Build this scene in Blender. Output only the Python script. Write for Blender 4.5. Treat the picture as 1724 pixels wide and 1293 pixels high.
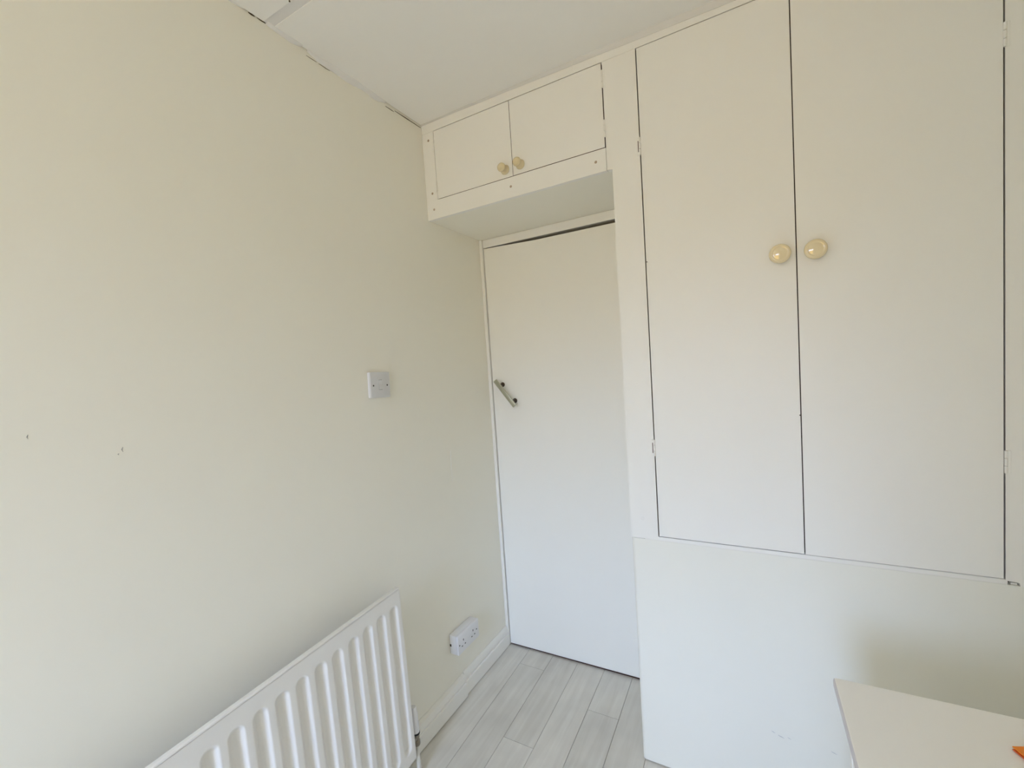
import bpy, bmesh, math, random
from mathutils import Vector, Matrix, noise

random.seed(7)
scn = bpy.context.scene
COL = scn.collection
for o in list(bpy.data.objects):
    bpy.data.objects.remove(o)

# ---------------------------------------------------------------- camera
FPX, PX, PY = 764.2, 830.93, 665.87          # focal length / principal point in 1724x1293 pixels
YAW, PITCH, ROLL = 0.5323, -0.0605, -0.0693
CAM = Vector((1.1509, -1.5255, 1.4085))
cam_data = bpy.data.cameras.new('camera')
cam = bpy.data.objects.new('camera', cam_data)
COL.objects.link(cam)
cam_data.sensor_fit = 'HORIZONTAL'
cam_data.sensor_width = 36.0
cam_data.lens = FPX / 1724 * 36.0
cam_data.shift_x = (862 - PX) / 1724
cam_data.shift_y = (PY - 646.5) / 1724
cam_data.clip_start = 0.01
fw = Vector((-math.sin(YAW) * math.cos(PITCH), math.cos(YAW) * math.cos(PITCH), math.sin(PITCH)))
r0 = fw.cross(Vector((0, 0, 1))).normalized()
u0 = r0.cross(fw)
rr = r0 * math.cos(ROLL) + u0 * math.sin(ROLL)
uu = -r0 * math.sin(ROLL) + u0 * math.cos(ROLL)
cam.matrix_world = Matrix(((rr.x, uu.x, -fw.x, CAM.x), (rr.y, uu.y, -fw.y, CAM.y),
                           (rr.z, uu.z, -fw.z, CAM.z), (0, 0, 0, 1)))
scn.camera = cam

# ---------------------------------------------------------------- daylight, exposure
SKY = (0.455, 0.610, 1.0)
GROUND = (1.0, 0.61, 0.15)
SKY_S, GROUND_S = 40.7, 6.0
world = bpy.data.worlds.new('daylight')
scn.world = world
world.use_nodes = True
nt = world.node_tree
nt.nodes.clear()
w_out = nt.nodes.new('ShaderNodeOutputWorld')
w_bg = nt.nodes.new('ShaderNodeBackground')
w_tc = nt.nodes.new('ShaderNodeTexCoord')
w_sep = nt.nodes.new('ShaderNodeSeparateXYZ')
w_ramp = nt.nodes.new('ShaderNodeValToRGB')
nt.links.new(w_tc.outputs['Generated'], w_sep.inputs[0])
w_map = nt.nodes.new('ShaderNodeMapRange')
w_map.inputs[1].default_value = 0.08
w_map.inputs[2].default_value = 0.20
nt.links.new(w_sep.outputs['Z'], w_map.inputs[0])
nt.links.new(w_map.outputs[0], w_ramp.inputs[0])
w_ramp.color_ramp.elements[0].color = tuple(c * GROUND_S / SKY_S for c in GROUND) + (1,)
w_ramp.color_ramp.elements[1].color = SKY + (1,)
nt.links.new(w_ramp.outputs[0], w_bg.inputs[0])
w_bg.inputs[1].default_value = SKY_S
nt.links.new(w_bg.outputs[0], w_out.inputs[0])

WX0, WX1, WZ0, WZ1, YB = 0.36, 1.16, 0.95, 2.30, -3.80     # window opening in the back wall
pl = bpy.data.lights.new('window_portal', 'AREA')
pl.shape = 'RECTANGLE'
pl.size = WX1 - WX0
pl.size_y = WZ1 - WZ0
pl.cycles.is_portal = True
po = bpy.data.objects.new('window_portal', pl)
COL.objects.link(po)
po.location = ((WX0 + WX1) / 2, YB - 0.085, (WZ0 + WZ1) / 2)
po.rotation_euler = (math.radians(90), 0, 0)     # -Z -> +Y, into the room

scn.view_settings.view_transform = 'Standard'
scn.view_settings.look = 'None'
scn.view_settings.gamma = 1.0
scn.view_settings.use_curve_mapping = False
scn.view_settings.exposure = 0.0
scn.cycles.max_bounces = 11
scn.cycles.diffuse_bounces = 11
scn.cycles.glossy_bounces = 4
scn.cycles.use_light_tree = False
scn.cycles.transparent_max_bounces = 11


# ---------------------------------------------------------------- materials
def paint(name, col, rough=0.5, bump=0.0, scale=300.0, spec=0.5, vary=0.0, vary_scale=3.0):
    m = bpy.data.materials.new(name)
    m.use_nodes = True
    n = m.node_tree
    b = n.nodes['Principled BSDF']
    b.inputs['Base Color'].default_value = (*col, 1)
    b.inputs['Roughness'].default_value = rough
    b.inputs['Specular IOR Level'].default_value = spec
    tc = n.nodes.new('ShaderNodeTexCoord')
    if vary:
        t = n.nodes.new('ShaderNodeTexNoise')
        t.inputs['Scale'].default_value = vary_scale
        t.inputs['Detail'].default_value = 4
        n.links.new(tc.outputs['Object'], t.inputs['Vector'])
        mx = n.nodes.new('ShaderNodeMix')
        mx.data_type = 'RGBA'
        mx.inputs[6].default_value = (*[c * (1 - vary) for c in col], 1)
        mx.inputs[7].default_value = (*[min(1, c * (1 + vary)) for c in col], 1)
        n.links.new(t.outputs['Fac'], mx.inputs[0])
        n.links.new(mx.outputs[2], b.inputs['Base Color'])
    if bump:
        t = n.nodes.new('ShaderNodeTexNoise')
        t.inputs['Scale'].default_value = scale
        t.inputs['Detail'].default_value = 3
        n.links.new(tc.outputs['Object'], t.inputs['Vector'])
        bp = n.nodes.new('ShaderNodeBump')
        bp.inputs['Strength'].default_value = bump
        bp.inputs['Distance'].default_value = 0.002
        n.links.new(t.outputs['Fac'], bp.inputs['Height'])
        n.links.new(bp.outputs[0], b.inputs['Normal'])
    return m


def metal(name, col, rough):
    m = paint(name, col, rough)
    m.node_tree.nodes['Principled BSDF'].inputs['Metallic'].default_value = 1
    return m


WALL = paint('wall_emulsion', (0.895, 0.868, 0.765), 0.75, 0.0, 260, 0.3)
BULK = paint('bulkhead_emulsion', (0.855, 0.84, 0.755), 0.65, 0.0, 120, 0.3, 0.015, 5)
CEIL = paint('ceiling_paint', (0.90, 0.885, 0.84), 0.75, 0.0, 200, 0.3)
STRIP = paint('cover_strip_paint', (0.80, 0.785, 0.765), 0.6)
BEAD = paint('filler_bead_paint', (0.74, 0.72, 0.68), 0.6)
WOOD = paint('white_satin_woodwork', (0.88, 0.865, 0.81), 0.42, 0.0, 90, 0.4)
DOORP = paint('white_satin_door', (0.88, 0.865, 0.80), 0.42, 0.0, 90, 0.4)
EDGE = paint('bare_dark_board_edge', (0.080, 0.032, 0.022), 0.8)
DARK = paint('dark_void', (0.03, 0.022, 0.018), 0.9)
CRACK = paint('crack_brown', (0.10, 0.075, 0.04), 0.9)
CAULK = paint('white_caulk', (0.82, 0.81, 0.78), 0.6, 0.2, 80)
PLUG = paint('brown_screw_filler', (0.42, 0.33, 0.24), 0.6)
RADM = paint('radiator_enamel', (0.84, 0.82, 0.78), 0.32, 0.0)
PLAS = paint('white_plastic', (0.80, 0.80, 0.82), 0.35)
PLASG = paint('switch_plate_plastic', (0.68, 0.68, 0.68), 0.35)
BLACK = paint('black_plastic', (0.015, 0.013, 0.012), 0.5)
KNOB = paint('beige_glazed_knob', (0.80, 0.68, 0.44), 0.04, spec=1.0)
KNOBS = paint('beige_small_knob', (0.76, 0.65, 0.41), 0.22)
NICKEL = metal('aged_nickel', (0.52, 0.52, 0.42), 0.30)
DKMET = metal('dark_bronze', (0.10, 0.085, 0.07), 0.35)
BRASS = metal('dull_brass', (0.35, 0.31, 0.25), 0.45)
DESK = paint('chest_melamine', (0.91, 0.885, 0.82), 0.45, 0.06, 150)
DESKL = paint('desk_edge_band', (0.66, 0.63, 0.63), 0.5)
ORANGE = paint('orange_card', (0.90, 0.26, 0.012), 0.5)
ORANGE2 = paint('orange_card_spine', (0.75, 0.14, 0.012), 0.5)
PVC = paint('window_frame_white', (0.85, 0.85, 0.85), 0.3)
SEAM = paint('floor_seam', (0.16, 0.14, 0.12), 0.9)
SCUFF = paint('grey_scuff', (0.33, 0.32, 0.30), 0.8)
SCUFF2 = paint('faint_scuff', (0.60, 0.59, 0.58), 0.8)
SCUFFL = paint('pale_scrape', (0.86, 0.86, 0.82), 0.6)


def plank_material():
    m = bpy.data.materials.new('pale_wood_laminate')
    m.use_nodes = True
    n = m.node_tree
    b = n.nodes['Principled BSDF']
    tc = n.nodes.new('ShaderNodeTexCoord')
    oi = n.nodes.new('ShaderNodeObjectInfo')
    off = n.nodes.new('ShaderNodeVectorMath')
    off.operation = 'ADD'
    cmb = n.nodes.new('ShaderNodeCombineXYZ')
    mul = n.nodes.new('ShaderNodeMath')
    mul.operation = 'MULTIPLY'
    mul.inputs[1].default_value = 37.0
    n.links.new(oi.outputs['Random'], mul.inputs[0])
    n.links.new(mul.outputs[0], cmb.inputs[0])
    n.links.new(mul.outputs[0], cmb.inputs[1])
    n.links.new(tc.outputs['Object'], off.inputs[0])
    n.links.new(cmb.outputs[0], off.inputs[1])
    mp = n.nodes.new('ShaderNodeMapping')
    mp.inputs['Scale'].default_value = (38, 2.2, 1)
    n.links.new(off.outputs[0], mp.inputs[0])
    t = n.nodes.new('ShaderNodeTexNoise')
    t.inputs['Scale'].default_value = 1.0
    t.inputs['Detail'].default_value = 6
    t.inputs['Distortion'].default_value = 0.6
    n.links.new(mp.outputs[0], t.inputs['Vector'])
    rp = n.nodes.new('ShaderNodeValToRGB')
    rp.color_ramp.elements[0].position = 0.28
    rp.color_ramp.elements[1].position = 0.72
    rp.color_ramp.elements[0].color = (0.73, 0.69, 0.61, 1)
    rp.color_ramp.elements[1].color = (0.86, 0.83, 0.75, 1)
    n.links.new(t.outputs['Fac'], rp.inputs[0])
    t2 = n.nodes.new('ShaderNodeTexNoise')
    t2.inputs['Scale'].default_value = 7
    n.links.new(off.outputs[0], t2.inputs['Vector'])
    hs = n.nodes.new('ShaderNodeHueSaturation')
    mr = n.nodes.new('ShaderNodeMapRange')
    mr.inputs[3].default_value = 0.92
    mr.inputs[4].default_value = 1.07
    n.links.new(oi.outputs['Random'], mr.inputs[0])
    n.links.new(mr.outputs[0], hs.inputs['Value'])
    mx = n.nodes.new('ShaderNodeMix')
    mx.data_type = 'RGBA'
    mx.blend_type = 'MULTIPLY'
    mx.inputs[0].default_value = 0.25
    n.links.new(rp.outputs[0], mx.inputs[6])
    n.links.new(t2.outputs['Fac'], mx.inputs[7])
    n.links.new(mx.outputs[2], hs.inputs['Color'])
    n.links.new(hs.outputs[0], b.inputs['Base Color'])
    b.inputs['Roughness'].default_value = 0.5
    bp = n.nodes.new('ShaderNodeBump')
    bp.inputs['Strength'].default_value = 0.08
    bp.inputs['Distance'].default_value = 0.001
    n.links.new(t.outputs['Fac'], bp.inputs['Height'])
    n.links.new(bp.outputs[0], b.inputs['Normal'])
    return m


PLANK = plank_material()


def glass_material():
    m = bpy.data.materials.new('window_glass')
    m.use_nodes = True
    n = m.node_tree
    n.nodes.remove(n.nodes['Principled BSDF'])
    tr = n.nodes.new('ShaderNodeBsdfTransparent')
    tr.inputs[0].default_value = (0.96, 0.97, 0.965, 1)
    gl = n.nodes.new('ShaderNodeBsdfGlossy')
    gl.inputs['Roughness'].default_value = 0.02
    mx = n.nodes.new('ShaderNodeMixShader')
    mx.inputs[0].default_value = 0.06
    n.links.new(tr.outputs[0], mx.inputs[1])
    n.links.new(gl.outputs[0], mx.inputs[2])
    n.links.new(mx.outputs[0], n.nodes['Material Output'].inputs[0])
    return m


GLASS = glass_material()


# ---------------------------------------------------------------- mesh helpers
def obj(name, bm, mats, parent=None, smooth=False, loc=None):
    me = bpy.data.meshes.new(name)
    bmesh.ops.recalc_face_normals(bm, faces=bm.faces[:])
    bm.to_mesh(me)
    bm.free()
    for m in (mats if isinstance(mats, (list, tuple)) else [mats]):
        me.materials.append(m)
    if smooth:
        for p in me.polygons:
            p.use_smooth = True
    o = bpy.data.objects.new(name, me)
    COL.objects.link(o)
    if parent:
        o.parent = parent
    if loc is not None:
        o.location = loc
    return o


def empty(name, loc=(0, 0, 0), rot=(0, 0, 0)):
    o = bpy.data.objects.new(name, None)
    o.empty_display_size = 0.05
    o.location = loc
    o.rotation_euler = rot
    COL.objects.link(o)
    return o


def tag(o, label=None, cat=None, group=None, kind=None):
    if label:
        o['label'] = label
    if cat:
        o['category'] = cat
    if group:
        o['group'] = group
    if kind:
        o['kind'] = kind
    return o


def bx(bm, x0, x1, y0, y1, z0, z1, bevel=0.0, seg=2):
    vs = [bm.verts.new((x, y, z)) for x in (x0, x1) for y in (y0, y1) for z in (z0, z1)]
    fs = []
    for q in ((0, 1, 3, 2), (4, 6, 7, 5), (0, 4, 5, 1), (2, 3, 7, 6), (0, 2, 6, 4), (1, 5, 7, 3)):
        fs.append(bm.faces.new([vs[i] for i in q]))
    if bevel:
        es = {e for f in fs for e in f.edges}
        bmesh.ops.bevel(bm, geom=list(es), offset=bevel, segments=seg, profile=0.5, affect='EDGES')
    return bm


def box(name, x0, x1, y0, y1, z0, z1, mat, parent=None, bevel=0.0, seg=2):
    return obj(name, bx(bmesh.new(), x0, x1, y0, y1, z0, z1, bevel, seg), mat, parent)


def prism_bm(pts, axis, a, b, bm=None):
    """polygon pts (2-D) extruded along axis from a to b"""
    bm = bm or bmesh.new()

    def mk(p, t):
        if axis == 'x':
            return (t, p[0], p[1])
        if axis == 'y':
            return (p[0], t, p[1])
        return (p[0], p[1], t)
    A = [bm.verts.new(mk(p, a)) for p in pts]
    B = [bm.verts.new(mk(p, b)) for p in pts]
    bm.faces.new(A)
    bm.faces.new(B[::-1])
    for i in range(len(pts)):
        j = (i + 1) % len(pts)
        bm.faces.new((A[i], B[i], B[j], A[j]))
    return bm


def lathe_bm(profile, seg=32, axis='y', bm=None, origin=(0, 0, 0)):
    """profile: (radius, distance along axis)"""
    bm = bm or bmesh.new()
    rings = []
    ox, oy, oz = origin
    for r, t in profile:
        ring = []
        if r < 1e-6:
            ring = [None]
        else:
            ring = [0] * seg
        for i in range(len(ring)):
            a = 2 * math.pi * i / seg
            c, s = r * math.cos(a), r * math.sin(a)
            if axis == 'y':
                co = (ox + c, oy + t, oz + s)
            elif axis == 'z':
                co = (ox + c, oy + s, oz + t)
            else:
                co = (ox + t, oy + c, oz + s)
            ring[i] = bm.verts.new(co)
        rings.append(ring)
    for a, b in zip(rings, rings[1:]):
        if len(a) == 1 and len(b) == 1:
            continue
        for i in range(seg):
            j = (i + 1) % seg
            if len(a) == 1:
                bm.faces.new((a[0], b[i], b[j]))
            elif len(b) == 1:
                bm.faces.new((a[i], b[0], a[j]))
            else:
                bm.faces.new((a[i], b[i], b[j], a[j]))
    for ring in (rings[0], rings[-1]):
        if len(ring) > 1:
            bm.faces.new(ring)
    return bm


def tube_bm(pts, rad, seg=12, bm=None):
    bm = bm or bmesh.new()
    rings = []
    pts = [Vector(p) for p in pts]
    for i, p in enumerate(pts):
        d = (pts[min(i + 1, len(pts) - 1)] - pts[max(i - 1, 0)]).normalized()
        a = d.cross(Vector((0, 0, 1)))
        if a.length < 1e-3:
            a = d.cross(Vector((1, 0, 0)))
        a.normalize()
        b = d.cross(a)
        rd = rad[i] if isinstance(rad, (list, tuple)) else rad
        rings.append([bm.verts.new(p + a * rd * math.cos(2 * math.pi * k / seg) + b * rd * math.sin(2 * math.pi * k / seg))
                      for k in range(seg)])
    for A, B in zip(rings, rings[1:]):
        for k in range(seg):
            l = (k + 1) % seg
            bm.faces.new((A[k], A[l], B[l], B[k]))
    bm.faces.new(rings[0])
    bm.faces.new(rings[-1][::-1])
    return bm


def autosmooth(o, ang=35):
    me = o.data
    for p in me.polygons:
        p.use_smooth = True
    bm = bmesh.new()
    bm.from_mesh(me)
    for e in bm.edges:
        if len(e.link_faces) == 2 and e.calc_face_angle(0) > math.radians(ang):
            e.smooth = False
    bm.to_mesh(me)
    bm.free()
    return o


# ---------------------------------------------------------------- key dimensions (metres)
H = 2.4016          # ceiling
XR = 1.78           # right wall
X_NIB, Y_NIB = 1.18, -1.85   # unseen step added to the right wall to block window light
YD = 0.40           # face of the room door
XP = 0.758          # corner of the bulkhead beside the door recess
Z_ST = 2.3647       # underside of the strip below the ceiling
Z_SOF = 2.0256      # underside of the cupboard over the door

# ---------------------------------------------------------------- shell
wl = box('wall_left', -0.12, 0.0, YB - 0.2, 0.62, -0.12, 2.52, WALL)
tag(wl, 'cream painted left wall behind the radiator and light switch', 'wall', kind='structure')
bm = bmesh.new()
prism_bm([(XR, 0.62), (XR, Y_NIB), (X_NIB, Y_NIB), (X_NIB, YB - 0.2), (XR + 0.12, YB - 0.2), (XR + 0.12, 0.62)], 'z', -0.12, 2.52, bm)
wr = obj('wall_right', bm, WALL)
tag(wr, 'cream painted right wall beside the chest of drawers', 'wall', kind='structure')
wf = box('wall_far', 0.0, XR, 0.47, 0.60, -0.12, 2.52, WALL)
tag(wf, 'wall behind the room door and the built-in cupboards', 'wall', kind='structure')

bm = bmesh.new()
bx(bm, 0.0, WX0, YB - 0.2, YB, 0, H + 0.02)
bx(bm, WX1, X_NIB, YB - 0.2, YB, 0, H + 0.02)
bx(bm, WX0, WX1, YB - 0.2, YB, 0, WZ0)
bx(bm, WX0, WX1, YB - 0.2, YB, WZ1, H + 0.02)
wb = obj('wall_back', bm, WALL)
tag(wb, 'back wall holding the window, behind the viewer', 'wall', kind='structure')

# bulkhead wall under the tall cupboard, its free corner rounded
bm = bmesh.new()
r = 0.012
pts = [(XR, 0.003), (XR, 0.468), (XP, 0.468)]
for k in range(7):
    a = math.pi + (math.pi / 2) * k / 6
    pts.append((XP + r + r * math.cos(a), 0.003 + r + r * math.sin(a)))
prism_bm(pts, 'z', 0.005, 0.8008, bm)
wfront = obj('wall_front', bm, BULK)
tag(wfront, 'white plastered bulkhead wall below the tall cupboard', 'wall', kind='structure')


# floor with separate planks
floor = box('floor', -0.1, XR + 0.1, YB - 0.2, 0.6, -0.12, -0.010, SEAM)
tag(floor, 'pale grey-beige wood plank floor', 'floor', kind='structure')
PW = 0.1258
ang = math.radians(-1.75)
ca, sa = math.cos(ang), math.sin(ang)
ends = {1: [0.285], 2: [-0.125], 4: [0.142], 0: [-0.62], 3: [-0.93]}


def clip_poly(poly, f):
    out = []
    for i in range(len(poly)):
        p, q = poly[i], poly[(i + 1) % len(poly)]
        a, b = f(p), f(q)
        if a >= 0:
            out.append(p)
        if (a >= 0) != (b >= 0):
            t = a / (a - b)
            out.append((p[0] + (q[0] - p[0]) * t, p[1] + (q[1] - p[1]) * t))
    return out


rnd = random.Random(3)
for i in range(-1, 15):
    v_ends = list(ends.get(i, [rnd.uniform(-0.6, 0.2)]))
    cuts = [0.6] + v_ends
    while cuts[-1] > -4.0:
        cuts.append(cuts[-1] - 1.12)
    for top, bot in zip(cuts, cuts[1:]):
        g = 0.0007
        u0_, u1_ = 0.124 - PW + i * PW + g, 0.124 - PW + (i + 1) * PW - g
        quad = []
        for (uu_, vv_) in ((u0_, bot + g), (u1_, bot + g), (u1_, top - g), (u0_, top - g)):
            dv = vv_ - 0.385
            quad.append((uu_ * 1.0 - sa * 0 + (-dv) * math.tan(-ang) , vv_))
        for f in (lambda p: p[0] - 0.002, lambda p: XR - 0.002 - p[0], lambda p: p[1] - YB - 0.002, lambda p: 0.462 - p[1]):
            quad = clip_poly(quad, f) if quad else quad
        if len(quad) < 3:
            continue
        cx = sum(p[0] for p in quad) / len(quad)
        cy = sum(p[1] for p in quad) / len(quad)
        if cx < 0.001 or max(p[0] for p in quad) - min(p[0] for p in quad) < 0.004:
            continue
        bmq = prism_bm([(p[0] - cx, p[1] - cy) for p in quad], 'z', -0.0098, 0.0 - rnd.uniform(0, 0.0003))
        obj('plank', bmq, PLANK, floor, loc=(cx, cy, 0))

# ceiling boards, the cover strip between them and the cracked caulk along the left wall
ceil = box('ceiling', -0.1, XR + 0.1, YB - 0.2, 0.6, H + 0.010, H + 0.12, DARK)
tag(ceil, 'off-white painted board ceiling', 'ceiling', kind='structure')
box('ceiling_board', 0.0035, XR - 0.002, -0.651, 0.0, H, H + 0.0095, CEIL, ceil, 0.001, 1)
box('ceiling_board', 0.0035, XR - 0.002, YB + 0.001, -0.6805, H - 0.0015, H + 0.0095, CEIL, ceil, 0.001, 1)
box('cover_strip', 0.002, XR - 0.002, -0.6795, -0.6515, H + 0.0015, H + 0.0095, STRIP, ceil)


def caulk(y0, y1, amp, drop):
    n_ = max(6, int(abs(y1 - y0) / 0.012))
    bmc = bmesh.new()
    rows = []
    for k in range(n_ + 1):
        y = y0 + (y1 - y0) * k / n_
        edge = min(1, k / 3, (n_ - k) / 3) * 0.8 + 0.2
        s = drop * edge * (0.75 + 0.5 * amp * noise.noise((y * 14, 3.1, 0.2)))
        w = 0.010 * (1 + 0.7 * noise.noise((y * 22, 8.1, 5.2)))
        rows.append([bmc.verts.new(p) for p in ((-0.001, y, H + 0.004), (-0.001, y, H - s), (0.0022, y, H - s * 0.92),
                                                (w * 0.55, y, H - s * 0.30), (w, y, H - 0.0004), (w, y, H + 0.004))])
    for A, B in zip(rows, rows[1:]):
        for k in range(6):
            l = (k + 1) % 6
            bmc.faces.new((A[k], A[l], B[l], B[k]))
    bmc.faces.new(rows[0])
    bmc.faces.new(rows[-1][::-1])
    return obj('caulk_bead', bmc, CAULK, ceil, smooth=True)


caulk(-3.79, -0.735, 1.0, 0.004)
caulk(-0.672, -0.56, 1.0, 0.010)
caulk(-0.54, -0.205, 1.0, 0.017)
for (y0, y1, z, t) in ((-0.722, -0.704, H - 0.0005, 0.0022), (-0.697, -0.672, H + 0.0005, 0.0016), (-0.543, -0.505, H - 0.0155, 0.0008), (-0.498, -0.455, H - 0.016, 0.0010),
                       (-0.205, -0.160, H - 0.013, 0.0013), (-0.155, -0.004, H - 0.0075, 0.0017)):
    bmk = bmesh.new()
    nn = 8
    rows = []
    for k in range(nn + 1):
        y = y0 + (y1 - y0) * k / nn
        hz = t * (0.35 + 0.65 * math.sin(math.pi * min(1, max(0.02, (k + 0.4) / (nn + 0.8))))) * (1 + 0.4 * noise.noise((y * 90, 1, 2)))
        zz = z + 0.0012 * noise.noise((y * 40, 2, 7))
        rows.append([bmk.verts.new(p) for p in ((-0.001, y, zz - hz), (0.0006, y, zz - hz), (0.0006, y, zz + hz), (-0.001, y, zz + hz))])
    for A, B in zip(rows, rows[1:]):
        for k in range(4):
            l = (k + 1) % 4
            bmk.faces.new((A[k], A[l], B[l], B[k]))
    bmk.faces.new(rows[0])
    bmk.faces.new(rows[-1][::-1])
    obj('crack', bmk, CRACK, wl)
bmk = lathe_bm([(0, 0.0), (0.0022, 0.0), (0.0022, 0.004), (0, 0.004)], 10, 'z', origin=(0.121, -0.684, H - 0.0035))
obj('nail_hole', bmk, CRACK, ceil)

# strip running below the ceiling over all the cupboards, and the thin bead on it
t1 = box('trim_1', 0.0008, XR, 0.0002, 0.020, Z_ST + 0.0008, H - 0.0005, WOOD, None, 0.0015, 2)
tag(t1, 'white painted timber strip along the ceiling above the cupboards', 'trim', kind='structure')
bm = bmesh.new()
rows = []
for k in range(25):
    x = 0.002 + (XR - 0.004) * k / 24
    lo = H + 0.0005 - 0.0185 * min(1, max(0.06, (x - 0.02) / 1.1)) + 0.001 * noise.noise((x * 9, 1, 1))
    lo = min(lo, H - 0.002)
    d = 0.010 + 0.003 * noise.noise((x * 7, 4, 1))
    rows.append([bm.verts.new(p) for p in ((x, 0.002, H + 0.003), (x, -d, H + 0.003), (x, -d, H - 0.0006), (x, -0.0018, lo), (x, 0.002, lo))])
for A, B in zip(rows, rows[1:]):
    for k in range(5):
        l = (k + 1) % 5
        bm.faces.new((A[k], A[l], B[l], B[k]))
bm.faces.new(rows[0])
bm.faces.new(rows[-1][::-1])
t2 = obj('trim_2', bm, BEAD)
tag(t2, 'thin white filler bead where the ceiling meets the cupboard strip', 'trim', kind='structure')

# skirting board, two lengths with a step at the joint
sk = empty('baseboard_left', (0, -0.9, 0))
tag(sk, 'white moulded skirting board along the left wall', 'skirting', kind='structure')


def skirt_profile(p, h):
    return [(0.0002, 0.0035), (p, 0.0035), (p, h * 0.60), (p - 0.0012, h * 0.62), (p - 0.0060, h * 0.635), (p - 0.0062, h * 0.66),
            (p - 0.0035, h * 0.72), (p - 0.0045, h * 0.84), (p - 0.009, h * 0.94), (0.004, h), (0.0002, h)]


for (y0, y1, p, h) in ((0.0, 0.386, 0.0175, 0.100), (-3.79, -0.004, 0.0245, 0.098)):
    b = prism_bm([(q[0], q[1]) for q in skirt_profile(p, h)], 'y', y0 + 0.9, y1 + 0.9)
    s = obj('skirting_board', b, WOOD, sk)
    autosmooth(s, 20)

# small marks on the walls
for (y, z, dz, t, m_) in ((-1.111, 1.2925, 0.010, 0.0011, SCUFF), (-1.249, 1.342, 0.008, 0.0008, SCUFF), (-1.1185, 1.284, 0.003, 0.001, SCUFF), (0.03, 1.0, 0.14, 0.0012, SCUFFL)):
    b = tube_bm([(0.0002, y + t * 1.5, z - dz / 2), (0.0005, y, z), (0.0003, y + t * 2.2, z + dz / 2)], [t * 0.5, t, t * 0.4], 8)
    obj('scrape', b, m_, wl)
for (x, z, dx, t) in ((1.155, 0.246, 0.010, 0.0012), (1.175, 0.238, 0.016, 0.0014), (1.196, 0.240, 0.009, 0.001), (1.304, 0.236, 0.014, 0.001)):
    b = tube_bm([(x - dx / 2, 0.0026, z + 0.002), (x, 0.0024, z), (x + dx / 2, 0.0026, z - 0.003)], [t * 0.4, t, t * 0.3], 8)
    obj('scrape', b, SCUFF2, wfront)

# ---------------------------------------------------------------- room door in the recess
d1 = empty('door_1', (0.33, YD, 0))
tag(d1, 'flush cream-white room door in the recess under the small cupboard', 'door', kind='structure')


def local(o, root):
    """mesh built in world coordinates, parented to root without moving"""
    o.parent = root
    o.matrix_parent_inverse = Matrix.Translation(-Vector(root.location))
    return o


XDR = 0.722
bm = bmesh.new()
T = 0.040


def leaf_top(x):
    return 1.9845 + (1.9735 - 1.9845) * min(1, (x - 0.018) / 0.27) if x < 0.29 else 1.9735 - 0.002 * (x - 0.29) / 0.37


x_l, x_r = 0.0178, XDR
prof = [(x_l, 0.0085), (x_r, 0.0110), (x_r, leaf_top(x_r)), (0.45, leaf_top(0.45)), (0.29, leaf_top(0.289)), (x_l, leaf_top(x_l))]
prism_bm(prof, 'y', YD, YD + T, bm)
for f in bm.faces:
    f.material_index = 0
bm.normal_update()
for f in bm.faces:
    if abs(f.normal.y) < 0.5:
        f.material_index = 1
leaf = local(obj('door_leaf', bm, [DOORP, EDGE]), d1)
fl = local(box('frame_jamb', 0.0005, 0.0155, YD - 0.012, YD + 0.06, 0.001, 2.0250, WOOD, None, 0.0015), d1)
fr_ = local(box('frame_jamb', XDR + 0.003, XP - 0.0005, YD - 0.004, YD + 0.06, 0.001, 2.0250, WOOD, None, 0.0015), d1)
hd = local(box('frame_head', 0.0165, XDR + 0.0025, YD - 0.001, YD + 0.06, 1.9870, 2.0250, WOOD, None, 0.001), d1)
local(box('threshold', 0.0165, XDR + 0.0025, YD + 0.005, YD + 0.06, 0.0004, 0.0035, EDGE, None), d1)

# diagonal bar pull handle
hc = Vector((0.1040, YD, 1.2850))
hdir = Vector((0.1429 - 0.0806, 0, 1.2376 - 1.3172)).normalized()
hperp = Vector((-hdir.z, 0, hdir.x))
bm = bmesh.new()
bx(bm, -0.080, 0.080, -0.005, 0.005, -0.0100, 0.0100, 0.0022, 3)
M = Matrix(((hdir.x, 0, hperp.x, hc.x), (0, 1, 0, YD - 0.041), (hdir.z, 0, hperp.z, hc.z), (0, 0, 0, 1)))
bm.transform(M)
hb = local(autosmooth(obj('pull_handle', bm, NICKEL)), d1)
hb['label'] = 'greenish nickel bar handle mounted diagonally'
for s in (-1, 1):
    c = hc + hdir * (0.0505 * s)
    b = lathe_bm([(0.0115, -0.0), (0.0115, -0.003), (0.0075, -0.007), (0.0065, -0.022), (0.0080, -0.035), (0.0080, -0.037)], 20, 'y', origin=(c.x, YD + 0.0005, c.z))
    p = obj('handle_post', b, DKMET, smooth=True)
    p.parent = hb
    autosmooth(p, 40)

# ---------------------------------------------------------------- cupboards
G = 0.0013          # half gap round the doors


def board(name, pts, y0, y1, root, mats, edge_from=None):
    """upright board: outline in x,z; front at y0"""
    bmb = prism_bm(pts, 'y', y0, y1)
    bmb.normal_update()
    for f in bmb.faces:
        f.material_index = 1 if (abs(f.normal.y) < 0.5 or f.normal.y > 0.5) else 0
    o = obj(name, bmb, mats)
    return local(o, root)


def rect(x0, x1, z0, z1):
    return [(x0, z0), (x1, z0), (x1, z1), (x0, z1)]


def under(o, part, root):
    o.parent = part          # the part's own frame is the world frame
    return o


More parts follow.
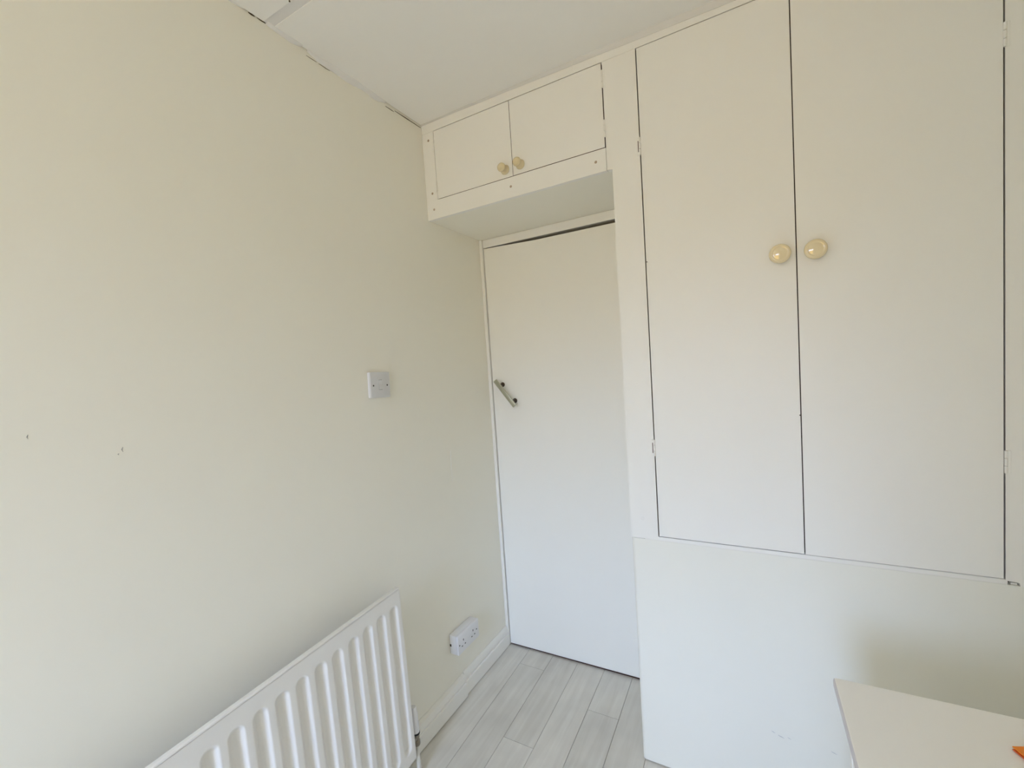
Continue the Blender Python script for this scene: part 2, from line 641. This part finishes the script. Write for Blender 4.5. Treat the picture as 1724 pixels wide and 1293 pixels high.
def hinge(x, z, h, root, part, side):
    """painted butt hinge: three knuckles and a narrow leaf let into the frame (side = -1 frame on the left)"""
    bmh = bmesh.new()
    rad = 0.0032
    L = h / 3
    for k in range(3):
        z0 = z - h / 2 + k * L + 0.0006
        lathe_bm([(rad * 0.8, z0), (rad, z0 + 0.0006), (rad, z0 + L - 0.0018), (rad * 0.8, z0 + L - 0.0012)], 12, 'z', bmh, (x, -0.0012, 0))
    o = under(obj('hinge', bmh, WOOD), part, root)
    autosmooth(o, 40)
    lf = box('hinge_leaf', min(x, x + side * 0.0085), max(x, x + side * 0.0085), -0.0010, 0.003, z - h / 2, z + h / 2, WOOD, None, 0.0005, 1)
    local(lf, root)
    return o


# cupboard over the door
oc = empty('over_door_cupboard', (0.37, 0.2, Z_SOF))
tag(oc, 'small white cupboard above the room door with two doors and spool knobs', 'cupboard')
XU0, XU1, XU2 = 0.0569, 0.3993, 0.7400
ZU0 = 2.0992
local(box('bottom_board', 0.0006, XP - 0.0006, 0.018, 0.4685, Z_SOF + 0.0004, Z_SOF + 0.018, WALL), oc)
board('bottom_rail', rect(0.0006, 0.7396, Z_SOF, ZU0 - G), 0.0, 0.018, oc, [WOOD, WOOD])
board('side_stile', rect(0.0006, XU0 - G * 0.6, ZU0 - G + 0.0006, Z_ST), 0.0006, 0.018, oc, [WOOD, WOOD])
local(box('inner_lining', 0.002, 0.7396, 0.040, 0.046, Z_SOF + 0.019, Z_ST, DARK), oc)
dl = board('cupboard_door', rect(XU0 + G * 0.9, XU1 - G * 0.8, ZU0 + G * 0.5, Z_ST - G * 1.1), 0.0003, 0.018, oc, [WOOD, EDGE])
dr = board('cupboard_door', rect(XU1 + G * 0.8, XU2 - G * 1.5, ZU0 + G * 0.5, Z_ST - G * 1.3), -0.0004, 0.018, oc, [WOOD, EDGE])
spool = [(0, 0.0), (0.0160, 0.0), (0.0172, -0.003), (0.0160, -0.0065), (0.0105, -0.0095), (0.0072, -0.0145), (0.0075, -0.0200),
         (0.0115, -0.0245), (0.0150, -0.0275), (0.0156, -0.0310), (0.0148, -0.0345), (0.0118, -0.0368), (0.0108, -0.0360), (0, -0.0364)]
for (x, z, part) in ((0.3690, 2.1280, dl), (0.4315, 2.1300, dr)):
    k = under(obj('knob', lathe_bm(spool, 32, 'y', origin=(x, 0.0002, z)), KNOBS, smooth=True), part, oc)
    autosmooth(k, 50)
    k['label'] = 'beige spool-shaped knob'
hinge(XU2 - 0.0002, 2.3130, 0.055, oc, dr, 1)
hinge(XU2 + 0.0006, 2.1580, 0.055, oc, dr, 1)
hinge(XU0, 2.1480, 0.040, oc, dl, -1)
hinge(XU0, 2.3100, 0.040, oc, dl, -1)
for (x, z) in ((0.0309, 2.3354), (0.0317, 2.1275), (0.0346, 2.0633), (0.3868, 2.0646), (0.7049, 2.0617)):
    b = lathe_bm([(0, 0.002), (0.0046, 0.002), (0.0046, 0.0), (0.0040, -0.0007), (0, -0.0004)], 16, 'y', origin=(x, 0.0, z))
    s = local(obj('screw_plug', b, PLUG), oc)

# tall cupboard on the bulkhead
tc_ = empty('tall_cupboard', (1.25, 0.2, 0.80))
tag(tc_, 'tall white built-in cupboard with two plain doors and round knobs', 'cupboard')
X1, X2, X3, ZB = 0.8481, 1.2476, 1.6467, 0.8165
board('side_stile', [(XP, 0.803), (X1 - G * 1.2, 0.803), (X1 - G * 1.2, Z_ST), (0.7413, Z_ST), (0.7413, Z_SOF + 0.001), (XP, Z_SOF - 0.002)], 0.0, 0.018, tc_, [WOOD, WOOD])
board('side_stile', [(X3 + G * 1.3, 0.8120), (1.6715, 0.8095), (1.6735, 0.8010), (XR - 0.001, 0.8010), (XR - 0.001, Z_ST), (X3 + G * 1.3, Z_ST)], 0.0, 0.018, tc_, [WOOD, WOOD])
local(box('bottom_rail', 0.803, 1.6525, 0.0012, 0.018, 0.8013, ZB - 0.0021, WOOD, None, 0.001, 1), tc_)
local(box('side_panel', XP + 0.0003, XP + 0.018, 0.0182, 0.4685, 0.8015, Z_ST, WOOD), tc_)
local(box('bottom_board', XP + 0.019, XR - 0.002, 0.0185, 0.4685, 0.8010, 0.815, EDGE), tc_)
local(box('inner_lining', XP + 0.019, XR - 0.002, 0.044, 0.05, 0.8155, Z_ST, DARK), tc_)
local(box('wood_chip', 1.6585, 1.6700, 0.006, 0.017, 0.8012, 0.8062, WOOD, None, 0.001), tc_)
tl = board('cupboard_door', rect(X1 + G * 1.3, X2 - G, ZB, Z_ST - G), 0.0004, 0.018, tc_, [WOOD, EDGE])
tr = board('cupboard_door', rect(X2 + G, X3 - G * 1.3, ZB - 0.0006, Z_ST - G), 0.0, 0.018, tc_, [WOOD, EDGE])
dish = [(0, 0.0), (0.0150, 0.0), (0.0152, -0.003), (0.0110, -0.007), (0.0105, -0.012), (0.0165, -0.016), (0.0235, -0.0190), (0.0257, -0.0215),
        (0.0263, -0.0240), (0.0258, -0.0268), (0.0244, -0.0292), (0.0222, -0.0310), (0.0200, -0.0318), (0.0185, -0.0317), (0.0172, -0.0313),
        (0.0160, -0.03135), (0.0140, -0.03165), (0.0120, -0.03193), (0.0100, -0.03215), (0.0075, -0.03237), (0.0050, -0.03253), (0.0025, -0.03262), (0, -0.03265)]
for (x, z, part) in ((1.2085, 1.6665, tl), (1.2890, 1.6640, tr)):
    bk = lathe_bm(dish, 48, 'y', origin=(x, 0.0002, z))
    k = under(obj('knob', bk, KNOB, smooth=True), part, tc_)
    autosmooth(k, 60)
    k['label'] = 'glossy beige dished round knob'
hinge(X1 - 0.0006, 2.0700, 0.055, tc_, tl, -1)
hinge(X1 - 0.0002, 1.1120, 0.056, tc_, tl, -1)
hinge(X3 + 0.0010, 2.0750, 0.054, tc_, tr, 1)
hinge(X3 + 0.0020, 1.1020, 0.056, tc_, tr, 1)
for z in (2.0700, 1.1120):     # open slot beside the knuckle of the two left hinges
    bm = bmesh.new()
    bx(bm, X1 - 0.0066, X1 - 0.0044, -0.0013, 0.002, z - 0.017, z + 0.017)
    local(obj('hinge_slot', bm, EDGE), tc_)
for (x, z) in ((0.8012, 1.3242), (0.7985, 0.8707)):
    b = lathe_bm([(0, 0.002), (0.0058, 0.002), (0.0058, -0.0006), (0.0047, -0.0009), (0.0040, -0.0001), (0, -0.0003)], 18, 'y', origin=(x, 0.0, z))
    autosmooth(local(obj('screw_cap', b, WOOD), tc_), 30)
for (x, z) in ((1.2452, 1.2167), (0.8520, 1.7109)):
    b = lathe_bm([(0, 0.001), (0.0017, 0.001), (0.0017, -0.0007), (0, -0.0010)], 10, 'y', origin=(x, 0.0002, z))
    local(obj('nail_head', b, DKMET), tc_)

# ---------------------------------------------------------------- radiator
TILT, RYAW = 0.028, 0.025
RL, RH = 1.19, 0.600
rad = empty('radiator', (0.0, -0.4330, 0.1003), (TILT, 0, RYAW))
tag(rad, 'white fluted panel radiator on the left wall', 'radiator')
P = 0.0585
XF = 0.100
ys, zs = [], []
n_fl = 20
ys.append(0.0)
for k in range(n_fl):
    c = -0.0335 - k * P
    for d in (0.0225, 0.0205, 0.018, 0.0155, 0.013, 0.0105, 0.008, 0.0062, 0.0045, 0.002, -0.002, -0.0045, -0.0062, -0.008, -0.0105, -0.013, -0.0155, -0.018, -0.0205, -0.0225):
        ys.append(c + d)
ys.append(-RL)
z_b, z_t = 0.034, RH - 0.040
zs = [0.0, 0.012]
for k in range(15):
    zs.append(z_b - 0.003 + 0.030 * k / 14)
for k in range(1, 9):
    zs.append(0.061 + (z_t - 0.027 - 0.061) * k / 9)
for k in range(15):
    zs.append(z_t - 0.027 + 0.030 * k / 14)
zs += [RH - 0.012, RH]


def depth(y, z):
    k = round((-0.0335 - y) / P)
    k = min(max(k, 0), n_fl - 1)
    c = -0.0335 - k * P
    zz = min(max(z, z_b + 0.021), z_t - 0.021)
    d = math.hypot(y - c, z - zz)
    t = (0.0208 - d) / 0.0150
    t = min(max(t, 0), 1)
    t = t * t * (3 - 2 * t) * 0.6 + t * 0.4
    return 0.0125 * t


bm = bmesh.new()
grid = [[bm.verts.new((XF - depth(y, z), y, z)) for z in zs] for y in ys]
for i in range(len(ys) - 1):
    for j in range(len(zs) - 1):
        bm.faces.new((grid[i][j], grid[i][j + 1], grid[i + 1][j + 1], grid[i + 1][j]))
panel = obj('front_panel', bm, RADM, rad, smooth=True)
# folded rim round the panel (rounded lower corners hidden in the fold)
bm = bmesh.new()
bx(bm, XF - 0.0155, XF - 0.0002, -RL - 0.004, 0.004, RH - 0.001, RH + 0.006, 0.0022, 3)
bx(bm, XF - 0.0155, XF - 0.0002, -RL - 0.004, 0.004, -0.006, 0.001, 0.0022, 3)
bx(bm, XF - 0.0155, XF - 0.0002, -0.001, 0.004, -0.004, RH + 0.004, 0.0018, 3)
bx(bm, XF - 0.0155, XF - 0.0002, -RL - 0.004, -RL + 0.001, -0.004, RH + 0.004, 0.0018, 3)
autosmooth(obj('rim', bm, RADM, rad), 40)
bm = bmesh.new()
bx(bm, XF - 0.026, XF - 0.0135, -RL + 0.001, -0.001, 0.002, RH - 0.002, 0.004, 2)
obj('back_panel', bm, RADM, rad)
for y in (-0.16, -RL + 0.16):
    bm = bmesh.new()
    xw = 0.0012 + y * RYAW
    bx(bm, xw, xw + 0.0035, y - 0.02, y + 0.02, 0.06, RH - 0.06)
    bx(bm, xw + 0.003, XF - 0.0258, y - 0.015, y - 0.012, 0.07, RH - 0.07)
    obj('wall_bracket', bm, RADM, rad)
# lockshield valve and tail pipe at the door end
vx, vy, vz = 0.080, 0.032, 0.013
vb = lathe_bm([(0, 0.0), (0.011, 0.0), (0.0125, 0.004), (0.0125, 0.016), (0.0095, 0.019), (0.0095, 0.026), (0.0115, 0.028), (0.0115, 0.046), (0, 0.046)], 16, 'z', origin=(vx, vy, vz))
tube_bm([(vx, vy, vz + 0.030), (vx + 0.006, vy - 0.036, vz + 0.030)], 0.0085, 12, vb)
val = autosmooth(obj('valve', vb, BRASS, rad), 35)
cp = lathe_bm([(0, 0.047), (0.0125, 0.047), (0.0135, 0.050), (0.0130, 0.118), (0.0115, 0.121), (0.0100, 0.138), (0.0085, 0.141), (0, 0.141)], 24, 'z', origin=(vx, vy, vz))
autosmooth(obj('valve_cap', cp, PLAS, val), 40)
rg = lathe_bm([(0.010, 0.0425), (0.0142, 0.0425), (0.0142, 0.0485), (0.010, 0.0485)], 24, 'z', origin=(vx, vy, vz))
autosmooth(obj('valve_ring', rg, BLACK, val), 40)
pp_ = tube_bm([(vx, vy, vz + 0.004), (vx, vy, -0.05), (vx, vy - 0.002, -0.1002)], 0.0078, 14)
obj('pipe', pp_, WOOD, rad, smooth=True)

# ---------------------------------------------------------------- light switch
sw = empty('light_switch', (0.0, -0.3635, 1.3775), (math.radians(-1.5), 0, 0))
tag(sw, 'white square light switch on the left wall above the radiator', 'light switch')
bm = bmesh.new()
bx(bm, 0.0006, 0.0075, -0.046, 0.046, -0.0435, 0.0435, 0.0015)
obj('back_box', bm, PLAS, sw)
bm = bmesh.new()
bx(bm, 0.0072, 0.0150, -0.0475, 0.0475, -0.0445, 0.0445, 0.0028, 3)
autosmooth(obj('face_plate', bm, PLASG, sw), 40)
bm = bmesh.new()
bx(bm, 0.0142, 0.0152, -0.0085, 0.0085, -0.0175, 0.0175)
obj('rocker_recess', bm, SCUFF, sw)
bm = prism_bm([(0.0140, -0.0160), (0.0168, -0.0160), (0.0155, 0.0), (0.0182, 0.0160), (0.0140, 0.0160)], 'y', -0.0078, 0.0078)
obj('rocker', bm, PLASG, sw)
for y in (-0.0335, 0.0325):
    s = lathe_bm([(0, 0.0140), (0.0030, 0.0140), (0.0030, 0.0156), (0, 0.0158)], 14, 'x', origin=(0, y, -0.002))
    obj('screw', s, BLACK, sw)

# ---------------------------------------------------------------- double socket
so = empty('wall_socket', (0.0, 0.004, 0.270), (0, 0, 0))
tag(so, 'white double power socket low on the left wall above the skirting', 'power socket')
bm = bmesh.new()
bx(bm, 0.0006, 0.034, -0.079, 0.079, -0.0405, 0.0405, 0.003, 2)
autosmooth(obj('back_box', bm, PLAS, so), 40)
bm = bmesh.new()
bx(bm, 0.0336, 0.0450, -0.0795, 0.0795, -0.0405, 0.0405, 0.0030, 3)
autosmooth(obj('face_plate', bm, PLAS, so), 40)
for c in (-0.0400, 0.0335):
    for (dy, dz, w, h) in ((-0.001, 0.0100, 0.0045, 0.0085), (-0.0115, -0.0125, 0.0070, 0.0042), (0.0105, -0.0115, 0.0070, 0.0042)):
        bm = bmesh.new()
        bx(bm, 0.0440, 0.0453, c + dy - w / 2, c + dy + w / 2, dz - h / 2, dz + h / 2)
        obj('pin_slot', bm, BLACK, so)
for (y, z) in ((-0.0705, 0.000), (0.0600, 0.001)):
    s = lathe_bm([(0, 0.0440), (0.0030, 0.0440), (0.0030, 0.0456), (0, 0.0458)], 14, 'x', origin=(0, y, z))
    obj('screw', s, BLACK, so)
bm = bmesh.new()
bx(bm, 0.002, 0.009, -0.0796, -0.078, -0.0085, 0.0015)
obj('knockout', bm, BLACK, so)

# ---------------------------------------------------------------- desk and folder
ROTD = math.radians(1.2)
dk = empty('chest_of_drawers', (1.52, -1.05, 0), (0, 0, ROTD))
tag(dk, 'white chest of drawers with a plain top along the right wall', 'chest of drawers')
x0, x1, y0, y1 = 1.2715 - 1.52, 1.765 - 1.52, -0.55, 0.598
bm = bmesh.new()
bx(bm, x0, x1, y0, y1, 0.730, 0.750, 0.0040, 3)
bm.normal_update()
for f in bm.faces:
    f.material_index = 0 if abs(f.normal.z) > 0.9 else 1
obj('top_board', bm, [DESK, DESKL], dk)
xb, ya, yb = x0 + 0.022, y0 + 0.018, y1 - 0.018
for (p, q) in ((ya, ya + 0.018), (yb - 0.018, yb), (-0.009 + (ya + yb) / 2, 0.009 + (ya + yb) / 2)):
    bm = bmesh.new()
    bx(bm, xb, x1 - 0.010, p, q, 0.0008, 0.7295, 0.001, 1)
    obj('side_panel', bm, DESK, dk)
bm = bmesh.new()
bx(bm, x1 - 0.009, x1 - 0.003, ya, yb, 0.02, 0.7295)
obj('back_panel', bm, DESK, dk)
bm = bmesh.new()
bx(bm, xb + 0.012, xb + 0.028, ya + 0.019, (ya + yb) / 2 - 0.010, 0.0008, 0.065)
bx(bm, xb + 0.012, xb + 0.028, (ya + yb) / 2 + 0.010, yb - 0.019, 0.0008, 0.065)
obj('plinth', bm, DESK, dk)
for (p, q) in ((ya + 0.020, (ya + yb) / 2 - 0.011), ((ya + yb) / 2 + 0.011, yb - 0.020)):
    for k in range(3):
        z0 = 0.070 + k * 0.219
        bm = bmesh.new()
        bx(bm, xb + 0.001, xb + 0.018, p, q, z0, z0 + 0.214, 0.0015, 1)
        dw = obj('drawer', bm, DESK, dk)
        kb = lathe_bm([(0, 0), (0.009, 0), (0.007, -0.008), (0.013, -0.014), (0.013, -0.018), (0.008, -0.0215), (0, -0.022)], 20, 'x', origin=(xb + 0.001, (p + q) / 2, z0 + 0.107))
        autosmooth(obj('knob', kb, KNOBS, dw), 40)

fo = empty('folder', (1.637, -0.622, 0.7512), (0, 0, math.radians(24)))
tag(fo, 'orange card folder lying on the white chest of drawers', 'folder')
bm = bmesh.new()
bx(bm, -0.115, 0.058, -0.14, 0.135, 0.0, 0.0016, 0.0006, 1)
obj('back_cover', bm, ORANGE2, fo)
bm = bmesh.new()
bx(bm, -0.110, 0.057, -0.135, 0.130, 0.0018, 0.0042)
obj('paper_sheets', bm, PLAS, fo)
bm = bmesh.new()
bx(bm, -0.115, 0.058, -0.14, 0.135, 0.0044, 0.0062, 0.0006, 1)
obj('front_cover', bm, ORANGE, fo)

# ---------------------------------------------------------------- window (behind the viewer)
win = empty('window_1', ((WX0 + WX1) / 2, YB, WZ0))
tag(win, 'white casement window in the back wall', 'window', kind='structure')
fwid = 0.045


def wpart(name, a, b, c, d, e, f, mat):
    return local(box(name, a, b, c, d, e, f, mat, None, 0.002 if mat is PVC else 0, 1), win)


wpart('window_frame', WX0 + 0.0005, WX0 + fwid, YB - 0.16, YB - 0.10, WZ0 + 0.001, WZ1 - 0.001, PVC)
wpart('window_frame', WX1 - fwid, WX1 - 0.0005, YB - 0.16, YB - 0.10, WZ0 + 0.001, WZ1 - 0.001, PVC)
wpart('window_frame', WX0 + fwid, WX1 - fwid, YB - 0.16, YB - 0.10, WZ0 + 0.001, WZ0 + fwid, PVC)
wpart('window_frame', WX0 + fwid, WX1 - fwid, YB - 0.16, YB - 0.10, WZ1 - fwid, WZ1 - 0.001, PVC)
wpart('pane', WX0 + fwid, WX1 - fwid, YB - 0.132, YB - 0.128, WZ0 + fwid, WZ1 - fwid, GLASS)
wpart('window_sill', WX0 - 0.04, min(WX1 + 0.04, X_NIB - 0.001), YB + 0.0005, YB + 0.07, WZ0 - 0.022, WZ0 - 0.0005, PVC)
